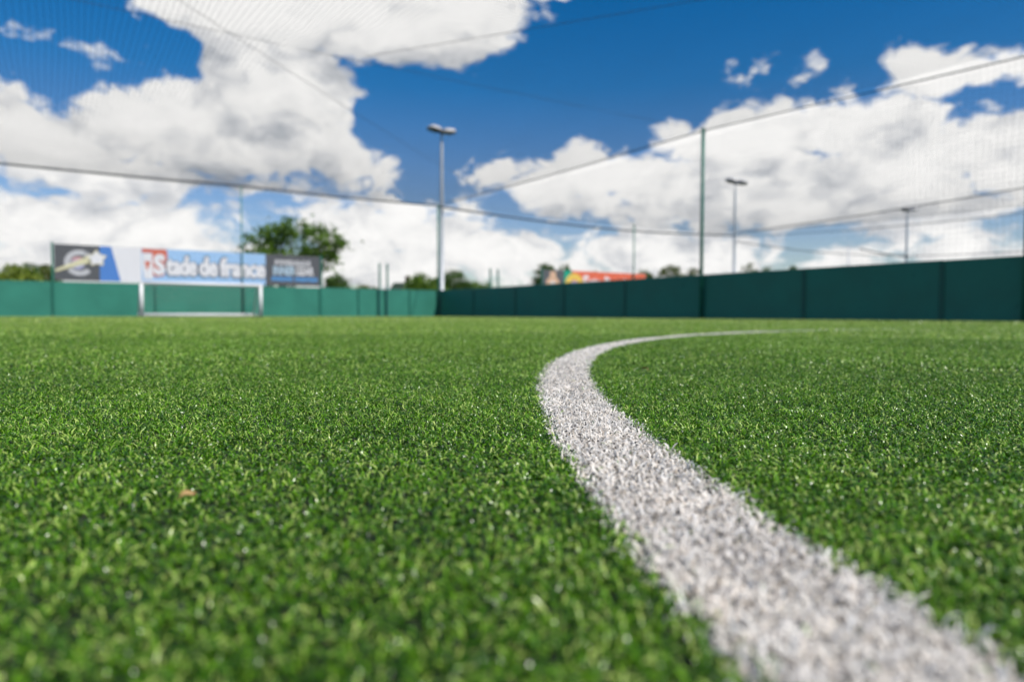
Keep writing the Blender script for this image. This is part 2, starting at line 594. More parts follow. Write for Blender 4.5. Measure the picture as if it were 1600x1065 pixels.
def near_field(n_per_m2):
    x0, x1, y0, y1 = -1.9, 2.1, -0.25, 1.6
    n = int((x1 - x0) * (y1 - y0) * n_per_m2)
    P = np.c_[rng.uniform(x0, x1, n), rng.uniform(y0, y1, n)]
    d = np.hypot(P[:, 0], P[:, 1])
    ang = np.abs(np.arctan2(P[:, 0], P[:, 1]))
    keep = (d < 1.6) & ((ang < R(44)) | (rng.random(n) < 0.35)) & (ang < R(105))
    return P[keep]

def clumpy(P, amt):
    """fibres stand in little tufts: pull each one towards its tuft"""
    cell = 0.0075
    k = np.floor(P / cell)
    h = np.sin(k[:, 0] * 127.1 + k[:, 1] * 311.7) * 43758.5453
    h2 = np.sin(k[:, 0] * 269.5 + k[:, 1] * 183.3) * 43758.5453
    c = (k + np.c_[h - np.floor(h), h2 - np.floor(h2)]) * cell
    return P + (c - P) * amt

LODS = [  # points, fibre length, width, segments, curl, tone lift that paints sunlit brightness into the far turf
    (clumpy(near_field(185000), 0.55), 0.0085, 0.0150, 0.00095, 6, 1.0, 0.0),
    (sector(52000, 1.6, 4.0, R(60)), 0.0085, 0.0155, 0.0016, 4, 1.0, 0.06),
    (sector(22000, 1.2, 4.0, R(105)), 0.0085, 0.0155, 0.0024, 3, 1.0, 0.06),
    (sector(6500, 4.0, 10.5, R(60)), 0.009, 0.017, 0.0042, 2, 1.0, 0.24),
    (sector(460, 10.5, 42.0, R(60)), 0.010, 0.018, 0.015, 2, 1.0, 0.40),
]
gV, gF, gT, gO = [], [], [], 0
wV, wF, wT, wO = [], [], [], 0
dV, dF, dT, dO = [], [], [], 0
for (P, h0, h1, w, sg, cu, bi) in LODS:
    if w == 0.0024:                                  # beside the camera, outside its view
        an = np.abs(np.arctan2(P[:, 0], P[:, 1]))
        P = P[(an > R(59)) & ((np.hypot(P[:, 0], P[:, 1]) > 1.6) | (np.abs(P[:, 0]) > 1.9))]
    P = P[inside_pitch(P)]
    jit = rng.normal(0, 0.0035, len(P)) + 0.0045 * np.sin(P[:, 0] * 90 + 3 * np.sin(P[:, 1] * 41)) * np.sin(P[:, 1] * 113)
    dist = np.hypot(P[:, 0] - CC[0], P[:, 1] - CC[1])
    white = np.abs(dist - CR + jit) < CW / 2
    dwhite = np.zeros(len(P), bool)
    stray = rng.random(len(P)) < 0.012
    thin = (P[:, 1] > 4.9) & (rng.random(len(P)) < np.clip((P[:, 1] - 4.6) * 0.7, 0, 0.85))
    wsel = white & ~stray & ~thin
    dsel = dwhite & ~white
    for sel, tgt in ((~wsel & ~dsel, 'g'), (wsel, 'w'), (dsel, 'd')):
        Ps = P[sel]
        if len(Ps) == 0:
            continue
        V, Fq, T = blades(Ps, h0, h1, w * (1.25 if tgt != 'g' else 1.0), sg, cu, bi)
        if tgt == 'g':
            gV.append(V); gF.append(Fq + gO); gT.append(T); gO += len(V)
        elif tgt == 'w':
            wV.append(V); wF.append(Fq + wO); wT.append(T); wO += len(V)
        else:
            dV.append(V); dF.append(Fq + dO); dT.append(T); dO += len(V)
# extra white fibres: the line is sewn from denser, thicker yarn
nx = 64000
t = rng.uniform(PI * 0.62, PI * 1.22, nx)
rr = CR + rng.uniform(-CW / 2, CW / 2, nx) + rng.normal(0, 0.002, nx)
P = np.c_[CC[0] + rr * np.cos(t), CC[1] + rr * np.sin(t)]
P = P[(P[:, 1] > -0.2) & (np.hypot(P[:, 0], P[:, 1]) < 5.0)]
V, Fq, T = blades(P, 0.0085, 0.0150, 0.0012, 6, 1.1)
wV.append(V); wF.append(Fq + wO); wT.append(T)
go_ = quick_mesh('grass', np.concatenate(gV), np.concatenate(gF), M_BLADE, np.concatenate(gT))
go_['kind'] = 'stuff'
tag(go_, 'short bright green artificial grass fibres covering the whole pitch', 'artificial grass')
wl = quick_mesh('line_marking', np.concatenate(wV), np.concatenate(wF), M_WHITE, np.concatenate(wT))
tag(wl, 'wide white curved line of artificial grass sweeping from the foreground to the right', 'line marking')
# crumbs of rubber infill kicked up between the fibres
nc = 42000
P = np.c_[rng.uniform(-1.2, 1.5, nc), rng.uniform(0.05, 1.6, nc) ** 1.0]
near_line = np.abs(np.hypot(P[:, 0] - CC[0], P[:, 1] - CC[1]) - CR) < CW / 2
P = P[near_line | (rng.random(nc) < 0.25)]
oc = np.array([(1, 0, 0), (0, 1, 0), (-1, 0, 0), (0, -1, 0), (0, 0, 1), (0, 0, -1)], float)
of = np.array([(0, 1, 4), (1, 2, 4), (2, 3, 4), (3, 0, 4), (1, 0, 5), (2, 1, 5), (3, 2, 5), (0, 3, 5)])
ctr = np.c_[P, rng.uniform(0.003, 0.0105, len(P))]
V = (ctr[:, None, :] + oc[None] * rng.uniform(0.0005, 0.0013, (len(P), 6, 1))).reshape(-1, 3)
Fq = (np.arange(len(P))[:, None, None] * 6 + of[None]).reshape(-1, 3)
mat('rubber', (0.016, 0.016, 0.017), 0.75, 0.4, var=0.3, vscale=200)
ro_ = quick_mesh('rubber_crumb', V, Fq, MATS['rubber'], smooth=False)
ro_['kind'] = 'stuff'
tag(ro_, 'black rubber crumbs scattered between the grass fibres', 'rubber crumb')

# the goal's own D line, woven flush with the fibre tips
v, f = [], []
for i in range(65):
    t = PI * i / 64
    for rr in (DR - 0.05, DR + 0.05):
        p = Q((end_a(80) + end_a(518)) / 2 + rr * math.cos(t), 0.03 + rr * math.sin(t), 0.014)
        v.append(tuple(p))
f = [(2 * i, 2 * i + 1, 2 * i + 3, 2 * i + 2) for i in range(64)]
mb = MB(); mb.add(v, f)
tag(mb.build('line_marking', M_WHITE), 'distant thin white arc on the grass in front of the goal', 'line marking')

# dry leaves lying on the fibres
def leaf(px, py, size, rot, m, label):
    yh = 490.6 + 0.002 * (px - 800)
    d = (CAM_Z - 0.016) * FPX / (py - yh)
    mb_ = MB()
    pts = []
    for i in range(7):
        t = i / 6
        w = 0.30 * math.sin(PI * min(1, t * 0.92 + 0.06)) ** 0.8
        pts.append((t - 0.5, w, 0.16 * math.sin(t * 5.0)))
    v, f = [], []
    for (x, w, z) in pts:
        v += [(x * size, -w * size, (z + 0.16) * size), (x * size, 0, z * size), (x * size, w * size, (z + 0.2) * size)]
    for i in range(6):
        f += [(i * 3, i * 3 + 1, i * 3 + 4, i * 3 + 3), (i * 3 + 1, i * 3 + 2, i * 3 + 5, i * 3 + 4)]
    f += [(18, 19, 20)]
    mb_.add(v, f)
    mb_.tube([(-size * 0.5, 0, 0.0), (-size * 0.75, 0.02 * size, 0.08 * size)], size * 0.02, 5)
    o = mb_.build('dry_leaf', m, smooth=True)
    o.location = ((px - 800) / FPX * d, d, 0.017)
    o.rotation_euler = (0.25, -0.3, rot)
    tag(o, label, 'dry leaf')
leaf(290, 779, 0.0085, 0.5, 'dry_leaf', 'small curled orange dry leaf on the grass left of the white line')
leaf(1008, 577, 0.013, 2.4, 'pale_leaf', 'tiny pale brown dry leaf on the grass right of the white line')

# ------------------------------------------------------------------ boundary walls
def wall_along_end(name, a0, a1, seams, label):
    t = thing(name, Q(a0, 0), label, 'wall')
    cuts = [a0] + sorted(s for s in seams if a0 < s < a1) + [a1]
    for i in range(len(cuts) - 1):
        m_ = MB()
        m_.box(cuts[i] - a0 + 0.004, cuts[i + 1] - a0 - 0.004, 0.0, 0.05, 0.0, WALL_H + random.uniform(-0.006, 0.006), bev=0.006)
        m_.build('panel', 'board_green', t)
    for s in cuts[1:-1]:
        m_ = MB()
        m_.box(s - a0 - 0.045, s - a0 + 0.045, -0.022, -0.002, 0.0, WALL_H - 0.012, bev=0.005)
        m_.build('post', 'dark_post_green', t)
    return t
wall_along_end('perimeter_wall', A_LEFT, -0.06, [end_a(x) for x in (83, 243, 382, 500, 560, 640)],
               'low sunlit teal green board wall behind the white goal')
sb = sorted(side_b(x) for x in (740, 805, 881, 976, 1097, 1255, 1470, 1720))
t = thing('perimeter_wall', Q(0, 0), 'low dark green board wall in shade along the right side of the pitch', 'wall')
cuts = [0.0] + sb + [sb[-1] + 4.5, sb[-1] + 9.0, sb[-1] + 13.5]
for i in range(len(cuts) - 1):
    m_ = MB()
    m_.box(0.0, 0.05, -cuts[i + 1] + 0.004, -cuts[i] - 0.004, 0.0, WALL_H + random.uniform(-0.005, 0.005), bev=0.006)
    m_.build('panel', 'board_green', t)
for s in cuts[1:-1]:
    m_ = MB()
    m_.box(-0.022, -0.002, -s - 0.05, -s + 0.05, 0.0, WALL_H - 0.012, bev=0.005)
    m_.build('post', 'dark_post_green', t)

# ------------------------------------------------------------------ net posts, gate posts
def net_post(loc, h, label, r=0.042, m='post_green'):
    t = thing('net_post', loc, label, 'post', 'tall green posts that carry the nets')
    m_ = MB()
    m_.tube([(0, 0, 0), (0, 0, h * 0.5), (0, 0, h)], r, 12)
    m_.build('pole', m, t, True)
    m_ = MB()
    m_.tube([(0, 0, h), (0, 0, h + 0.03), (0, 0, h + 0.05)], [r * 1.25, r * 1.2, r * 0.4], 12)
    m_.build('cap', m, t, True)
    m_ = MB()
    m_.tube([(0.0, 0, h - 0.06), (0.05, -0.02, h - 0.04), (0.09, -0.02, h - 0.08), (0.05, -0.02, h - 0.11), (0, 0, h - 0.1)], 0.010, 6)
    m_.build('hook', 'bracket', t, True)
ZT = 5.34
PB = side_b(1098)
PB2 = side_b(1603)
net_post(Q(end_a(379), -0.0) + Vv * 0.07, ZT, 'tall thin green post behind the right end of the goal', 0.023, 'gate_green')
net_post(Q(-0.10, 0.10), ZT, 'green net post in the corner just in front of the large floodlight', 0.045)
net_post(Q(-0.09, PB), ZT, 'tall dark green post rising from the middle of the right wall', 0.05)
net_post(Q(-0.09, PB2), 5.02, 'dark post on the right wall at the right edge of the photo', 0.05)
net_post(Q(end_a(988), -0.0) + Vv * 0.07, ZT, 'far thin post above the red advertising board', 0.042)
net_post(Q(end_a(1322), -0.0) + Vv * 0.07, ZT, 'far pale thin post left of the rightmost floodlight', 0.045, 'galvanised')

def gate_post(px, h, label):
    t = thing('gate_post', Q(end_a(px, 0.12), 0.12), label, 'post', 'short green posts in pairs')
    m_ = MB()
    m_.box(-0.038, 0.038, -0.04, 0.04, 0.0, h, bev=0.008)
    m_.build('upright', 'gate_green', t)
    m_ = MB()
    m_.box(-0.046, 0.046, -0.048, 0.048, h + 0.001, h + 0.02, bev=0.006)
    m_.build('cap', 'gate_green', t)
gate_post(593.5, 2.42, 'left one of two short green posts left of the large floodlight')
gate_post(605.5, 2.40, 'right one of two short green posts left of the large floodlight')
gate_post(766, 2.42, 'left one of two short green posts right of the large floodlight')
gate_post(778, 2.40, 'right one of two short green posts right of the large floodlight')

# ------------------------------------------------------------------ nets and ropes
def strands(lines, r):
    """each line: (n,3) array of points; three sided cords"""
    Vs, Fs, o = [], [], 0
    for L_ in lines:
        L_ = np.asarray(L_, float)
        d = np.gradient(L_, axis=0)
        d /= np.linalg.norm(d, axis=1)[:, None]
        up = np.where(np.abs(d[:, 2:3]) < 0.8, np.array([[0, 0, 1.0]]), np.array([[UX, UY, 0.0]]))
        x = np.cross(d, up)
        x /= np.linalg.norm(x, axis=1)[:, None]
        y = np.cross(x, d)
        n = len(L_)
        ring = np.stack([L_ + r * (math.cos(t) * x + math.sin(t) * y) for t in (PI / 2, PI * 7 / 6, PI * 11 / 6)], 1)
        Vs.append(ring.reshape(-1, 3))
        i = np.arange(n - 1)[:, None] * 3 + o
        for k in range(3):
            l = (k + 1) % 3
            Fs.append(np.c_[i + k, i + l, i + 3 + l, i + 3 + k])
        o += 3 * n
    return np.concatenate(Vs), np.concatenate(Fs)

def roof_z(a, b, a0, a1, bays):
    """height of the sagging roof net"""
    s = np.zeros_like(a)
    for (b0, b1, sag) in bays:
        t = np.clip((b - b0) / (b1 - b0), 0, 1)
        s += sag * np.sin(PI * t) ** 1.0 * ((b >= b0) & (b < b1))
    t = np.clip((a - a0) / (a1 - a0), 0, 1)
    return ZT - 0.04 - s * (0.35 + 0.65 * np.sin(PI * t)) - 0.10 * np.sin(PI * t)

def toW(a, b, z):
    return np.c_[CORN.x + UX * a + UY * b, CORN.y + UY * a - UX * b, z]

def roof_net(name, a0, a1, b0, b1, bays, step, r, label):
    lines = []
    for a in np.arange(a0, a1 + 1e-6, step):
        b = np.arange(b0, b1 + 0.5, 0.8)
        aa = np.full_like(b, a) + 0.03 * np.sin(b * 0.7 + a * 3)
        lines.append(toW(aa, b, roof_z(aa, b, a0, a1, bays)))
    for b in np.arange(b0, b1 + 1e-6, step):
        a = np.linspace(a0, a1, 28)
        bb = np.full_like(a, b) + 0.03 * np.sin(a * 0.9 + b * 2)
        lines.append(toW(a, bb, roof_z(a, bb, a0, a1, bays)))
    V, F_ = strands(lines, r)
    o = quick_mesh(name, V, F_, MATS['net_cord'], smooth=False)
    tag(o, label, 'net', 'ball nets over and around the pitches')

def drape(name, fn, s0, s1, ztop, step, r, label):
    """upright net hung from a rope: fn(s) gives ground position"""
    lines = []
    z0 = WALL_H - 0.03
    for s in np.arange(s0, s1 + 1e-6, step):
        zt = ztop(s)
        z = np.linspace(z0, zt, 9)
        p = np.array([fn(s + 0.02 * math.sin(zz * 2 + s)) for zz in z])
        lines.append(np.c_[p[:, 0], p[:, 1], z])
    ss = np.arange(s0, s1 + 0.5, 0.8)
    base = np.array([fn(s) for s in ss])
    zt = np.array([ztop(s) for s in ss])
    for k in range(int((ZT - z0) / step)):
        f = k * step / (ZT - z0)
        z = z0 + (zt - z0) * f - 0.02 * np.sin(ss * 1.9 + k) * f
        lines.append(np.c_[base[:, 0], base[:, 1], z])
    V, F_ = strands(lines, r)
    o = quick_mesh(name, V, F_, MATS['net_cord'], smooth=False)
    tag(o, label, 'net', 'ball nets over and around the pitches')

def rope(pts, r, label, m='rope'):
    m_ = MB()
    m_.tube(pts, r, 7)
    tag(m_.build('rope', m, smooth=True), label, 'rope', 'ropes that carry the nets')

def sagged(p, q, sag, n=14):
    return [tuple(Vector(p).lerp(Vector(q), i / (n - 1)) - Vector((0, 0, sag * math.sin(PI * i / (n - 1))))) for i in range(n)]

side_top = lambda s: float(np.interp(s, [0, PB * 0.5, PB, PB2, PB2 + 10], [ZT, ZT - 0.05, ZT - 0.02, 5.0, 5.1]))
bays = [(0.0, PB, 0.22), (PB, PB + 16.4, 0.30), (PB + 16.4, PB + 34, 0.30)]
roof_net('roof_net', A_LEFT, -0.05, 0.05, 40.0, bays, 0.105, 0.0026, 'fine dark ball net stretched overhead across the whole pitch')
drape('end_net', lambda s: Q(s, 0.06), A_LEFT, -0.08, lambda s: ZT - 0.02, 0.12, 0.0016, 'fine upright net behind the goal above the sunlit wall')
drape('side_net', lambda s: Q(-0.06, s), 0.08, 36.0, side_top, 0.12, 0.0014, 'fine upright net above the dark right wall')
roof_net('roof_net', 0.1, 21.9, 0.05, 30.0, [(0, 30, 0.45)], 0.12, 0.0012, 'net roof of the neighbouring pitch seen low above the right wall')
# ropes
pe = [tuple(Q(a, 0.06, z)) for a, z in ((A_LEFT, 5.25), (-18.5, 5.25), (end_a(78), 5.27), (end_a(250), 5.28), (end_a(379), ZT), (end_a(520), 5.27), (end_a(620), 5.30), (-0.08, ZT))]
rope(pe, 0.035, 'thick dark rope along the top of the net behind the goal')
rope([tuple(Q(-0.07, b, side_top(b))) for b in np.linspace(0.1, 36, 40)], 0.015, 'grey rope along the top of the net above the right wall')
rope(sagged(Q(A_LEFT, PB - 0.2, 5.30), Q(-0.1, PB, ZT - 0.02), 0.10), 0.004, 'thin cable running overhead across the pitch to the tall green post')
rope(sagged(Q(-15.5, PB + 2.6, 5.22), Q(-0.1, 4.7, ZT - 0.05), 0.12), 0.0045, 'thin cable slanting overhead behind the large floodlight')
rope(sagged(Q(-10.2, PB + 0.2, 5.22), Q(-0.8, 31.0, 5.2), 0.05), 0.005, 'faint cable slanting overhead across the blue sky at the top')
AD = 22.0
rope(sagged(Q(-0.05, 0.02, ZT - 0.04), Q(AD, 0.02, ZT), 0.32), 0.045, 'dark sagging rope right of the large floodlight running to the second floodlight')
rope(sagged(Q(AD, 0.1, ZT - 0.1), Q(AD, 26, ZT - 0.1), 0.40), 0.020, 'sagging rope running right from the second floodlight')
rope(sagged(Q(19.6, 2.0, 5.15), Q(15.6, 22.0, 5.2), 0.12), 0.025, 'broad dark fold of net curving up to the right above the second floodlight rope')
rope(sagged(Q(AD, 0.05, ZT - 0.4), Q(44.5, 0.02, ZT - 0.2), 0.30), 0.030, 'far rope running from the second floodlight to the far floodlight')
rope(sagged(Q(37.0, 0.02, ZT - 0.05), Q(44.6, 0.02, ZT - 0.3), 0.1), 0.05, 'dark far rope left of the far floodlight')
rope(sagged(Q(44.7, 0.1, ZT - 0.25), Q(44.7, 24, ZT), 0.35), 0.030, 'far rope running right from the far floodlight')

# ------------------------------------------------------------------ floodlights
def floodlight(loc, h, label, r0=0.11, r1=0.075, hd=((-0.33, 0.1, 0.0, 6), (0.31, -0.15, -0.10, -4)), yaw=ANG):
    t = thing('floodlight', loc, label, 'floodlight', 'floodlights at the corners of the pitches', yaw)
    m_ = MB()
    m_.tube([(0, 0, 0), (0, 0, 1.2), (0, 0, 1.22), (0, 0, h * 0.6), (0, 0, h - 0.75), (0, 0, h - 0.6), (0, 0, h - 0.15)], [r0 * 1.25, r0 * 1.22, r0, (r0 + r1) / 2, r1, r1 * 0.6, r1 * 0.6], 14)
    m_.build('pole', 'galvanised', t, True)
    m_ = MB()
    m_.box(-0.42, 0.42, -0.035, 0.035, h - 0.26, h - 0.19, bev=0.01)
    m_.tube([(0, 0, h - 0.32), (0, 0, h - 0.12)], 0.07, 10)
    m_.build('crossarm', 'bracket', t)
    for (x, y, dz, tilt) in hd:
        m_ = MB()
        # shallow rounded housing: stacked outlines
        n = 20
        prof = [(1.0, 0.0), (1.0, 0.06), (0.93, 0.12), (0.70, 0.18), (0.35, 0.205)]
        v, f = [], []
        for (sc, z) in prof:
            for k in range(n):
                tt = 2 * PI * k / n
                cx, cy = math.cos(tt), math.sin(tt)
                ex = math.copysign(abs(cx) ** 0.55, cx) * 0.33 * sc
                ey = math.copysign(abs(cy) ** 0.55, cy) * 0.30 * sc
                v.append((ex, ey, z))
        for i in range(len(prof) - 1):
            for k in range(n):
                l = (k + 1) % n
                f.append((i * n + k, i * n + l, (i + 1) * n + l, (i + 1) * n + k))
        f.append(tuple((len(prof) - 1) * n + k for k in range(n)))
        f.append(tuple(range(n - 1, -1, -1)))
        m_.add(v, f)
        hd_o = m_.build('lamp_head', 'lamp_housing', t, True)
        hd_o.location = (x, y, h - 0.12 + dz)
        hd_o.rotation_euler = (R(4), R(tilt), R(6 * (1 if x < 0 else -1)))
        m_ = MB()
        m_.box(-0.30, 0.30, -0.26, 0.26, -0.055, -0.003, bev=0.02)
        m_.build('lens', 'lamp_under', hd_o)
        m_ = MB()
        m_.tube([(0, 0, -0.01), (0, 0.0, -0.14)], 0.035, 8)
        m_.build('knuckle', 'bracket', hd_o, True)
    return t
floodlight(Q(0.26, -0.22), 9.15, 'large grey floodlight pole with two white heads at the corner of the two walls')
floodlight(Q(AD + 0.2, -0.22), 9.05, 'second floodlight pole right of the tall green post', 0.10, 0.07, ((-0.35, 0.1, 0.02, 8), (0.50, -0.15, -0.06, 10)))
floodlight(Q(44.6, -0.22), 9.1, 'farthest small floodlight pole near the right edge', 0.11, 0.09, ((-0.25, 0.1, 0.0, 3), (0.55, -0.15, 0.02, -4)))

# ------------------------------------------------------------------ goal
GB = 1.6
ga0, ga1 = end_a(222, GB), end_a(408, GB)
gw = ga1 - ga0
GH, GR = 1.23, 0.060
t = thing('football_goal', Q(ga0, GB), 'white five a side football goal with net in front of the sunlit wall', 'goal')
GD = 1.35
for x in (0.0, gw):
    m_ = MB()
    m_.tube([(x, 0, 0.0), (x, 0, GH)], GR, 14)
    m_.build('goalpost', 'white_paint', t, True)
m_ = MB()
m_.tube([(-GR, 0, GH), (gw + GR, 0, GH)], GR, 14)
m_.build('crossbar', 'white_paint', t, True)
m_ = MB()
m_.tube([(-0.03, GD, 0.065), (gw + 0.03, GD, 0.065)], 0.06, 12)
m_.build('back_bar', 'white_paint', t, True)
for x in (0.0, gw):
    m_ = MB()
    m_.tube([(x, 0.03, 0.05), (x, GD, 0.05)], 0.04, 10)
    m_.build('side_bar', 'white_paint', t, True)
    m_ = MB()
    m_.tube([(x, 0.03, GH), (x, 0.45, GH - 0.06), (x, 0.75, GH - 0.30), (x, GD, 0.07)], 0.022, 8)
    m_.build('net_support', 'white_paint', t, True)
prof = [(0.03, GH - 0.02), (0.45, GH - 0.10), (0.75, GH - 0.34), (1.05, 0.60), (GD, 0.07)]
lines = []
pl = [0]
for i in range(1, len(prof)):
    pl.append(pl[-1] + math.hypot(prof[i][0] - prof[i - 1][0], prof[i][1] - prof[i - 1][1]))
def onprof(s):
    return float(np.interp(s, pl, [p[0] for p in prof])), float(np.interp(s, pl, [p[1] for p in prof]))
for x in np.arange(0.05, gw, 0.11):
    lines.append([(x + 0.02 * math.sin(s * 5 + x), *onprof(s)) for s in np.linspace(0, pl[-1], 12)])
for s in np.arange(0.05, pl[-1], 0.11):
    y, z = onprof(s)
    lines.append([(x, y + 0.03 * math.sin(PI * x / gw), z - 0.10 * math.sin(PI * x / gw) * math.sin(PI * s / pl[-1])) for x in np.linspace(0, gw, 14)])
for x in (0.0, gw):
    for s in np.arange(0.1, pl[-1] - 0.05, 0.11):
        y, z = onprof(s)
        lines.append([(x, 0.02, z), (x, y * 0.5, z - 0.02), (x, y, z)])
    for k in np.arange(0.12, GD, 0.11):
        zt = float(np.interp(k, [p[0] for p in prof], [p[1] for p in prof]))
        lines.append([(x, k, 0.06), (x, k, zt * 0.5), (x, k, zt)])
V, F_ = strands(lines, 0.0022)
gn = quick_mesh('net', V, F_, MATS['goal_cord'], smooth=False)
gn.parent = t

# ------------------------------------------------------------------ advertising boards
def text_mesh(name, s, m, parent, x0, x1, z0, z1, y, bold=0.0, th=0.006, shear=0.0, spacing=1.0, fat=0.0):
    cu = bpy.data.curves.new(name, 'FONT')
    cu.body = s
    cu.offset = bold
    cu.extrude = 0.02
    cu.shear = shear
    cu.space_character = spacing
    cu.resolution_u = 3
    o = bpy.data.objects.new(name, cu)
    COL.objects.link(o)
    bpy.context.view_layer.update()
    me = bpy.data.meshes.new_from_object(o.evaluated_get(bpy.context.evaluated_depsgraph_get()))
    bpy.data.objects.remove(o)
    n = len(me.vertices)
    co = np.zeros(n * 3, dtype=np.float32)
    me.vertices.foreach_get('co', co)
    co = co.reshape(-1, 3)
    lo, hi = co.min(0), co.max(0)
    u = (co - lo) / np.maximum(hi - lo, 1e-6)
    new = np.c_[x0 + u[:, 0] * (x1 - x0), y - u[:, 2] * th, z0 + u[:, 1] * (z1 - z0)]
    me.vertices.foreach_set('co', new.astype(np.float32).ravel())
    if fat:
        # heavy poster face: the outline struck several times side by side
        polys = [tuple(p.vertices) for p in me.polygons]
        V, F_ = [], []
        for k, (dx, dz) in enumerate(((0, 0), (fat, 0), (-fat, 0), (fat * 0.5, fat * 0.7), (-fat * 0.5, -fat * 0.7))):
            o_ = len(V)
            V += [(x + dx, y_ - 0.0006 * k, z + dz) for x, y_, z in new]
            F_ += [tuple(i + o_ for i in p) for p in polys]
        bpy.data.meshes.remove(me)
        me = bpy.data.meshes.new(name)
        me.from_pydata(V, [], F_)
    me.materials.clear()
    me.materials.append(MATS[m])
    me.update()
    o = bpy.data.objects.new(name, me)
    COL.objects.link(o)
    o.parent = parent
    return o

def ring_poly(cx, cz, r0, r1, t0, t1, n=24):
    o = [(cx + r1 * math.cos(t0 + (t1 - t0) * i / n), cz + r1 * math.sin(t0 + (t1 - t0) * i / n)) for i in range(n + 1)]
    return o

def arc_band(mb_, cx, cz, r0, r1, t0, t1, y, th, n=24):
    """curved band as a strip of small plates sharing edges"""
    v, f = [], []
    for i in range(n + 1):
        t_ = t0 + (t1 - t0) * i / n
        c, s_ = math.cos(t_), math.sin(t_)
        v += [(cx + r0 * c, y, cz + r0 * s_), (cx + r1 * c, y, cz + r1 * s_), (cx + r0 * c, y + th, cz + r0 * s_), (cx + r1 * c, y + th, cz + r1 * s_)]
    for i in range(n):
        a_, b_ = i * 4, i * 4 + 4
        f += [(a_, a_ + 1, b_ + 1, b_), (a_ + 2, b_ + 2, b_ + 3, a_ + 3), (a_ + 1, a_ + 3, b_ + 3, b_ + 1), (a_, b_, b_ + 2, a_ + 2)]
    f += [(0, 2, 3, 1), (n * 4, n * 4 + 1, n * 4 + 3, n * 4 + 2)]
    mb_.add(v, f)

sa0, sa1 = end_a(87), end_a(501)
Z0, Z1 = 1.315, 2.61
AB = thing('advertising_board', Q(sa0, 0), 'long advertising board reading Stade de france above the goal', 'advertising board')
X = lambda px: end_a(px) - sa0
ZB = lambda px, py: zat(px, py, end_depth(px))
m_ = MB(); m_.box(0, sa1 - sa0, 0.036, 0.056, Z0 + 0.01, Z1 - 0.01); m_.build('backing', 'bracket', AB)
# panels, each butted against the next
m_ = MB(); m_.plate([(0, Z0), (X(158), Z0), (X(158), Z1), (0, Z1)], 0.0, 0.03)
dp = m_.build('emblem_panel', 'sign_charcoal', AB)
m_ = MB(); m_.plate([(X(158) + 0.002, Z0), (X(190.5), Z0), (X(176), Z1), (X(158) + 0.002, Z1)], 0.0, 0.03)
m_.build('blue_panel', 'sign_blue', AB)
m_ = MB(); m_.plate([(X(190.5) + 0.003, Z0), (X(223), Z0), (X(223), Z1), (X(176) + 0.003, Z1)], 0.0, 0.03)
m_.build('white_panel', 'sign_white', AB)
m_ = MB(); m_.plate([(X(223) + 0.002, Z0), (X(416), Z0), (X(416), Z1), (X(223) + 0.002, Z1)], 0.0, 0.03)
sp = m_.build('name_panel', 'sign_sky', AB)
m_ = MB(); m_.plate([(X(416) + 0.002, Z0), (sa1 - sa0, Z0), (sa1 - sa0, Z1), (X(416) + 0.002, Z1)], 0.0, 0.03)
rp = m_.build('sponsor_panel', 'sign_charcoal', AB)
for x in (-0.05, sa1 - sa0 + 0.05):
    m_ = MB(); m_.box(x - 0.035, x + 0.035, -0.01, 0.06, 0.0, Z1 + 0.06, bev=0.006); m_.build('frame_post', 'post_green', AB)
# emblem: ring crossed by a shooting star
cx, cz = X(126.5), ZB(126.5, 411)
rx = 0.5
m_ = MB()
arc_band(m_, cx, cz, 0.29, 0.47, R(62), R(200), -0.006, 0.005)
arc_band(m_, cx, cz, 0.29, 0.47, R(20), R(58), -0.006, 0.005, 10)
arc_band(m_, cx, cz, 0.29, 0.47, R(218), R(318), -0.006, 0.005)
m_.build('emblem_ring', 'sign_silver', dp)
m_ = MB()
disc = [(cx - 0.05 + 0.21 * math.cos(k * PI / 10), cz - 0.02 + 0.21 * math.sin(k * PI / 10)) for k in range(20)]
m_.plate(disc, -0.008, 0.006)
m_.build('emblem_disc', 'sign_lilac', dp)
m_ = MB()
arc_band(m_, cx - 0.05, cz - 0.02, 0.14, 0.24, R(30), R(150), -0.012, 0.003, 12)
m_.build('emblem_arch', 'sign_palered', dp)
stx, stz = X(153.5), ZB(153.5, 404.5)
m_ = MB()
m_.plate([(X(88.5), ZB(88.5, 425)), (X(88.8), ZB(88.8, 420.5)), (X(140), ZB(140, 400.5)), (X(142), ZB(142, 411.5)), (X(110), ZB(110, 419))], -0.016, 0.004)
m_.build('star_tail', 'sign_cream', dp)
m_ = MB()
star = []
for k in range(10):
    t_ = R(20) + k * PI / 5
    rr_ = 0.28 if k % 2 == 0 else 0.17
    star.append((stx + rr_ * math.cos(t_) * 1.05, stz + rr_ * math.sin(t_)))
m_.plate(star, -0.021, 0.004)
m_.build('star', 'sign_white', dp)
m_ = MB()
star2 = [(stx + (x - stx) * 1.18, stz + (z - stz) * 1.18) for x, z in star]
m_.plate(star2, -0.0185, 0.002)
m_.build('star_border', 'sign_cream', dp)
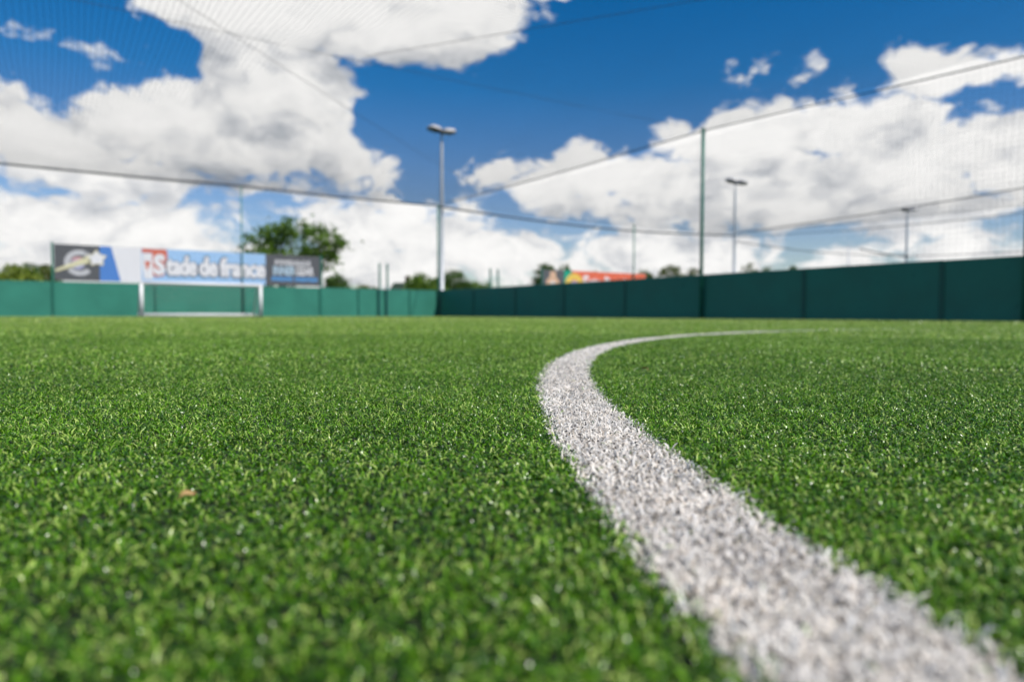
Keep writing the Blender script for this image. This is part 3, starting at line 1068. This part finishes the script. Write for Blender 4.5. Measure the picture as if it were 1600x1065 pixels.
# red block behind the capital and the white figure left of it
m_ = MB(); m_.plate([(X(224), Z1 - 0.17), (X(224), Z1 - 0.01), (X(262), Z1 - 0.01), (X(264), Z1 - 0.22), (X(258), Z0 + 0.27), (X(245), Z0 + 0.20), (X(240), Z0 + 0.28), (X(240), Z1 - 0.17)], -0.004, 0.003)
m_.build('red_block', 'sign_red', sp)
m_ = MB()
m_.plate([(X(224.5), Z1 - 0.46), (X(224.5), Z1 - 0.19), (X(239.5), Z1 - 0.19), (X(239.5), Z1 - 0.46)], -0.008, 0.003)
m_.plate([(X(226.5), Z0 + 0.12), (X(223.6), Z1 - 0.47), (X(241), Z1 - 0.47), (X(240.5), Z0 + 0.12)], -0.008, 0.003)
m_.build('white_figure', 'sign_white', sp)
m_ = MB(); m_.plate([(X(227.5), Z1 - 0.50), (X(232), Z0 + 0.45), (X(237.5), Z1 - 0.50)], -0.012, 0.003)
m_.build('red_triangle', 'sign_red', sp)
zl, zh = Z0 + 0.30, Z1 - 0.22
text_mesh('lettering_shadow', 'tade', 'sign_ink', sp, X(261), X(309), zl - 0.03, zh + 0.0, -0.004, 0.022, 0.002, fat=0.062)
text_mesh('lettering_shadow', 'de', 'sign_ink', sp, X(312.5), X(341.5), zl - 0.03, zh + 0.0, -0.004, 0.022, 0.002, fat=0.062)
text_mesh('lettering_shadow', 'france', 'sign_ink', sp, X(344.5), X(416), zl - 0.03, zh + 0.0, -0.004, 0.022, 0.002, fat=0.062)
text_mesh('lettering', 'S', 'sign_white', sp, X(243), X(258.5), zl + 0.0, Z1 - 0.22, -0.011, 0.03, 0.006, fat=0.035)
text_mesh('lettering', 'tade', 'sign_white', sp, X(262), X(308.5), zl, zh - 0.03, -0.011, 0.022, 0.006, fat=0.030)
text_mesh('lettering', 'de', 'sign_white', sp, X(313.5), X(341), zl, zh - 0.03, -0.011, 0.022, 0.006, fat=0.030)
text_mesh('lettering', 'france', 'sign_white', sp, X(345.5), X(415), zl, zh - 0.03, -0.011, 0.022, 0.006, fat=0.030)
text_mesh('lettering', 'POWERLEAGUE', 'sign_white', rp, X(431), X(486), Z0 + 0.86, Z0 + 1.08, -0.001, 0.022, 0.006)
text_mesh('lettering', 'INNER', 'sign_paleblue', rp, X(428), X(462), Z0 + 0.44, Z0 + 0.82, -0.001, 0.030, 0.006)
text_mesh('lettering', 'GEAR', 'sign_white', rp, X(463), X(491), Z0 + 0.44, Z0 + 0.82, -0.001, 0.030, 0.006)
m_ = MB()
x = X(425)
while x < X(496):
    w_ = random.uniform(0.05, 0.09)
    if not (X(456) < x < X(460)):
        zz = random.uniform(0.0, 0.03)
        m_.plate([(x, Z0 + 0.20 - zz), (x + w_, Z0 + 0.20 - zz), (x + w_, Z0 + 0.37), (x, Z0 + 0.37)], -0.005, 0.004)
    x += w_ + 0.012
m_.build('small_print', 'sign_midblue', rp)

# the neighbouring pitch's board, half hidden by the right wall
na0, na1 = end_a(848), end_a(1008)
NB = thing('advertising_board', Q(na0, 0), 'red and green advertising board half hidden behind the right wall', 'advertising board')
X2 = lambda px: end_a(px) - na0
Y0, Y1 = 1.10, 2.52
m_ = MB(); m_.box(0, na1 - na0, 0.036, 0.056, Y0 + 0.01, Y1 - 0.01); m_.build('backing', 'bracket', NB)
m_ = MB(); m_.plate([(0, Y0), (X2(881), Y0), (X2(881), Y1), (0, Y1)], 0, 0.03); bp = m_.build('badge_panel', 'sign_charcoal', NB)
m_ = MB(); m_.plate([(X2(881) + 0.002, Y0), (X2(893), Y0), (X2(893), Y1), (X2(881) + 0.002, Y1)], 0, 0.03); m_.build('green_panel', 'sign_teal', NB)
m_ = MB(); m_.plate([(X2(893) + 0.002, Y0), (na1 - na0, Y0), (na1 - na0, Y1), (X2(893) + 0.002, Y1)], 0, 0.03); op = m_.build('red_panel', 'sign_orange', NB)
c0 = X2(863.5)
m_ = MB()
m_.plate([(c0 - 0.46, Y0 + 0.1), (c0 + 0.46, Y0 + 0.1), (c0 + 0.46, Y0 + 0.72), (c0 + 0.36, Y0 + 0.92), (c0 + 0.22, Y0 + 1.0), (c0 + 0.2, Y0 + 1.3), (c0, Y0 + 1.36), (c0 - 0.2, Y0 + 1.3), (c0 - 0.22, Y0 + 1.0), (c0 - 0.36, Y0 + 0.92), (c0 - 0.46, Y0 + 0.72)], -0.006, 0.005)
m_.build('badge', 'sign_tan', bp)
m_ = MB()
m_.plate([(c0 - 0.16, Y0 + 0.12), (c0 + 0.16, Y0 + 0.12), (c0 + 0.15, Y0 + 0.66), (c0, Y0 + 0.86), (c0 - 0.15, Y0 + 0.66)], -0.011, 0.004)
m_.build('badge_centre', 'sign_white', bp)
r0x = X2(897)
m_ = MB(); arc_band(m_, r0x, Y0 + 0.62, 0.30, 0.66, 0, 2 * PI, -0.006, 0.005, 40); m_.build('yellow_ring', 'sign_yellow', op)
m_ = MB(); m_.plate([(r0x - 0.2, Y0 + 0.85), (r0x - 0.2, Y0 + 0.5), (r0x, Y0 + 0.32), (r0x + 0.2, Y0 + 0.5), (r0x + 0.2, Y0 + 0.85)], -0.009, 0.004); m_.build('shield', 'sign_lilac', op)
text_mesh('lettering', 'Estadio', 'sign_white', op, X2(911), X2(961), Y0 + 0.42, Y0 + 1.18, -0.001, 0.04, 0.006)
text_mesh('lettering', 'da luz', 'sign_white', op, X2(970), X2(1002), Y0 + 0.42, Y0 + 1.10, -0.001, 0.02, 0.006)
for x in (-0.05, na1 - na0 + 0.05):
    m_ = MB(); m_.box(x - 0.035, x + 0.035, -0.01, 0.06, 0.0, Y1 + 0.05, bev=0.006); m_.build('frame_post', 'post_green', NB)

# ------------------------------------------------------------------ trees and a far house
def leaf_mat(name, lo, mid, hi):
    return blade_mat(name, [(0.0, lo), (0.5, mid), (1.0, hi)], 0.30, 0.55, 0.3)
L_DARK = leaf_mat('leaf_dark', (0.035, 0.080, 0.010), (0.060, 0.130, 0.016), (0.11, 0.20, 0.025))
L_MID = leaf_mat('leaf_mid', (0.060, 0.125, 0.010), (0.115, 0.215, 0.016), (0.19, 0.30, 0.030))
L_PALE = leaf_mat('leaf_pale', (0.13, 0.19, 0.020), (0.21, 0.28, 0.030), (0.31, 0.36, 0.05))
L_OLIVE = leaf_mat('leaf_olive', (0.070, 0.095, 0.016), (0.12, 0.155, 0.025), (0.19, 0.23, 0.04))

def tree(px, ytop, wpx, dist, lobes, leafm, label, name='leafy_tree', dens=1.0, trunk=True):
    """lobes: (dx, dz, rx, rz) as fractions of the crown's width / height"""
    gx = (px - 800) / FPX * dist
    H = zat(px, ytop, dist)
    Wd = wpx * 1.28 / FPX * dist
    t = thing(name, (gx, dist, -0.03), label, 'bush' if name == 'bush' else 'tree', 'trees beyond the pitches', random.uniform(0, 6))
    base = H * (0.22 if trunk else 0.0)
    ch = H - base
    V, T = [], []
    for (dx, dz, rx, rz) in lobes:
        n_cl = max(8, int(46 * dens * (rx * rz) / 0.06))
        for _ in range(n_cl):
            d = rng.normal(0, 1, 3)
            d /= np.linalg.norm(d)
            rad = rng.uniform(0.35, 1.0) ** 0.6
            c = np.array([dx * Wd + d[0] * rad * rx * Wd, d[1] * rad * rx * Wd, base + dz * ch + d[2] * rad * rz * ch])
            if c[2] < base * 0.7 + 0.1:
                c[2] = base * 0.7 + 0.1
            cs = rng.uniform(0.16, 0.42) * (0.6 + 0.05 * Wd)
            nl = int(26 * dens)
            p = c + rng.normal(0, 1, (nl, 3)) * cs * np.array([1, 1, 0.75])
            p[:, 2] = np.minimum(p[:, 2], H)
            u1 = rng.normal(0, 1, (nl, 3)); u1 /= np.linalg.norm(u1, axis=1)[:, None]
            u2 = rng.normal(0, 1, (nl, 3)); u2 -= (u2 * u1).sum(1)[:, None] * u1; u2 /= np.linalg.norm(u2, axis=1)[:, None]
            s = rng.uniform(0.10, 0.20, nl)[:, None] * (0.7 + 0.035 * Wd)
            V.append(np.stack([p - u1 * s, p + u2 * s * 0.55, p + u1 * s, p - u2 * s * 0.55], 1).reshape(-1, 3))
            T.append(np.clip(rng.normal(0.5, 0.2, nl) + rng.normal(0, 0.16), 0, 1))
    V = np.concatenate(V)
    T = np.concatenate(T)
    Fq = np.arange(len(V)).reshape(-1, 4)
    c = quick_mesh('crown', V, Fq, leafm, T, smooth=False)
    c.parent = t
    m_ = MB()
    tr = 0.018 * H + 0.05
    m_.tube([(0, 0, 0), (0.02 * H, 0, base * 0.6), (0, 0.02 * H, base + ch * 0.35), (0.02 * Wd, 0, base + ch * 0.75)], [tr * 1.3, tr, tr * 0.7, tr * 0.2], 9)
    for (dx, dz, rx, rz) in lobes:
        m_.tube([(0, 0, base * 0.8), (dx * Wd * 0.5, random.uniform(-0.1, 0.1) * Wd, base + dz * ch * 0.5), (dx * Wd, 0, base + dz * ch)], [tr * 0.6, tr * 0.4, tr * 0.12], 7)
    m_.build('trunk', 'bark', t, True)
    return t
big = [(-0.40, 0.70, 0.09, 0.13), (-0.27, 0.74, 0.09, 0.20), (-0.08, 0.84, 0.10, 0.17), (0.05, 0.80, 0.11, 0.20), (0.17, 0.68, 0.12, 0.22), (0.27, 0.50, 0.12, 0.20), (0.38, 0.28, 0.11, 0.16), (-0.05, 0.45, 0.28, 0.25), (0.24, 0.30, 0.22, 0.18), (-0.28, 0.55, 0.13, 0.16)]
rnd = [(0, 0.55, 0.32, 0.38), (-0.22, 0.35, 0.24, 0.28), (0.24, 0.38, 0.22, 0.28), (0.05, 0.2, 0.36, 0.22)]
low = [(-0.25, 0.45, 0.22, 0.40), (0.1, 0.52, 0.24, 0.44), (0.3, 0.4, 0.18, 0.36)]
tree(444, 343, 184, 62, big, L_MID, 'largest leafy tree rising behind the right end of the long board', dens=1.2)
tree(528, 424, 44, 70, rnd, L_DARK, 'small dark tree at the right foot of the largest tree')
tree(14, 411, 78, 55, low, L_PALE, 'pale yellow green bush at the left edge above the wall', 'bush', 1.2)
tree(44, 404, 44, 75, rnd, L_DARK, 'dark tree just right of the pale bush at the left edge')
tree(72, 408, 40, 78, rnd, L_OLIVE, 'olive green tree beside the left edge of the long board')
tree(573, 444, 48, 90, low, L_OLIVE, 'low bush left of the two short posts', 'bush')
tree(655, 424, 44, 72, rnd, L_MID, 'bright green tree just left of the large floodlight pole')
tree(680, 432, 36, 76, rnd, L_MID, 'small green tree directly behind the large floodlight pole')
tree(708, 418, 62, 80, rnd, L_DARK, 'rounded dark green tree just right of the large floodlight pole')
tree(745, 436, 56, 84, low, L_MID, 'low bright bush right of the rounded dark tree', 'bush')
tree(850, 406, 44, 85, rnd, L_DARK, 'dark tree left above the badge of the red board')
tree(880, 409, 30, 95, rnd, L_DARK, 'small dark tree above the green part of the red board')
tree(926, 421, 60, 100, low, L_OLIVE, 'low trees just showing above the red lettered board', 'bush')
tree(1007, 415, 30, 95, rnd, L_OLIVE, 'small olive tree at the right end of the red board')
tree(1047, 409, 58, 95, rnd, L_OLIVE, 'broad olive tree left of the tall green post')
tree(1086, 415, 40, 98, rnd, L_OLIVE, 'small olive tree directly left of the tall green post')
tree(1170, 407, 36, 100, rnd, L_OLIVE, 'olive tree just right of the second floodlight')
tree(1190, 414, 34, 104, low, L_OLIVE, 'lower bush right of the second floodlight', 'bush')
tree(1243, 410, 30, 110, low, L_OLIVE, 'small bush peeping over the right wall', 'bush')

hd = 88.0
hx0, hx1 = (610 - 800) / FPX * hd, (655 - 800) / FPX * hd
H = thing('house', ((hx0 + hx1) / 2, hd, -0.03), 'low far building with dark roof and chimney behind the wall', 'building', rot=0)
hw = (hx1 - hx0) / 2
eave, ridge = zat(630, 452, hd), zat(630, 440, hd)
m_ = MB(); m_.box(-hw + 0.2, hw - 0.2, 0, 5, 0, eave); m_.build('wall', 'house_wall', H)
m_ = MB()
m_.add([(-hw, -0.4, eave), (hw, -0.4, eave), (hw, 5.4, eave), (-hw, 5.4, eave), (-hw, 2.5, ridge), (hw, 2.5, ridge)], [(0, 1, 5, 4), (2, 3, 4, 5), (1, 2, 5), (3, 0, 4), (3, 2, 1, 0)])
ro = m_.build('roof', 'roof_green', H)
m_ = MB(); m_.box(-0.3, 0.3, 2.2, 2.8, ridge - 0.4, ridge + 0.9, bev=0.05); m_.build('chimney', 'bark', ro)
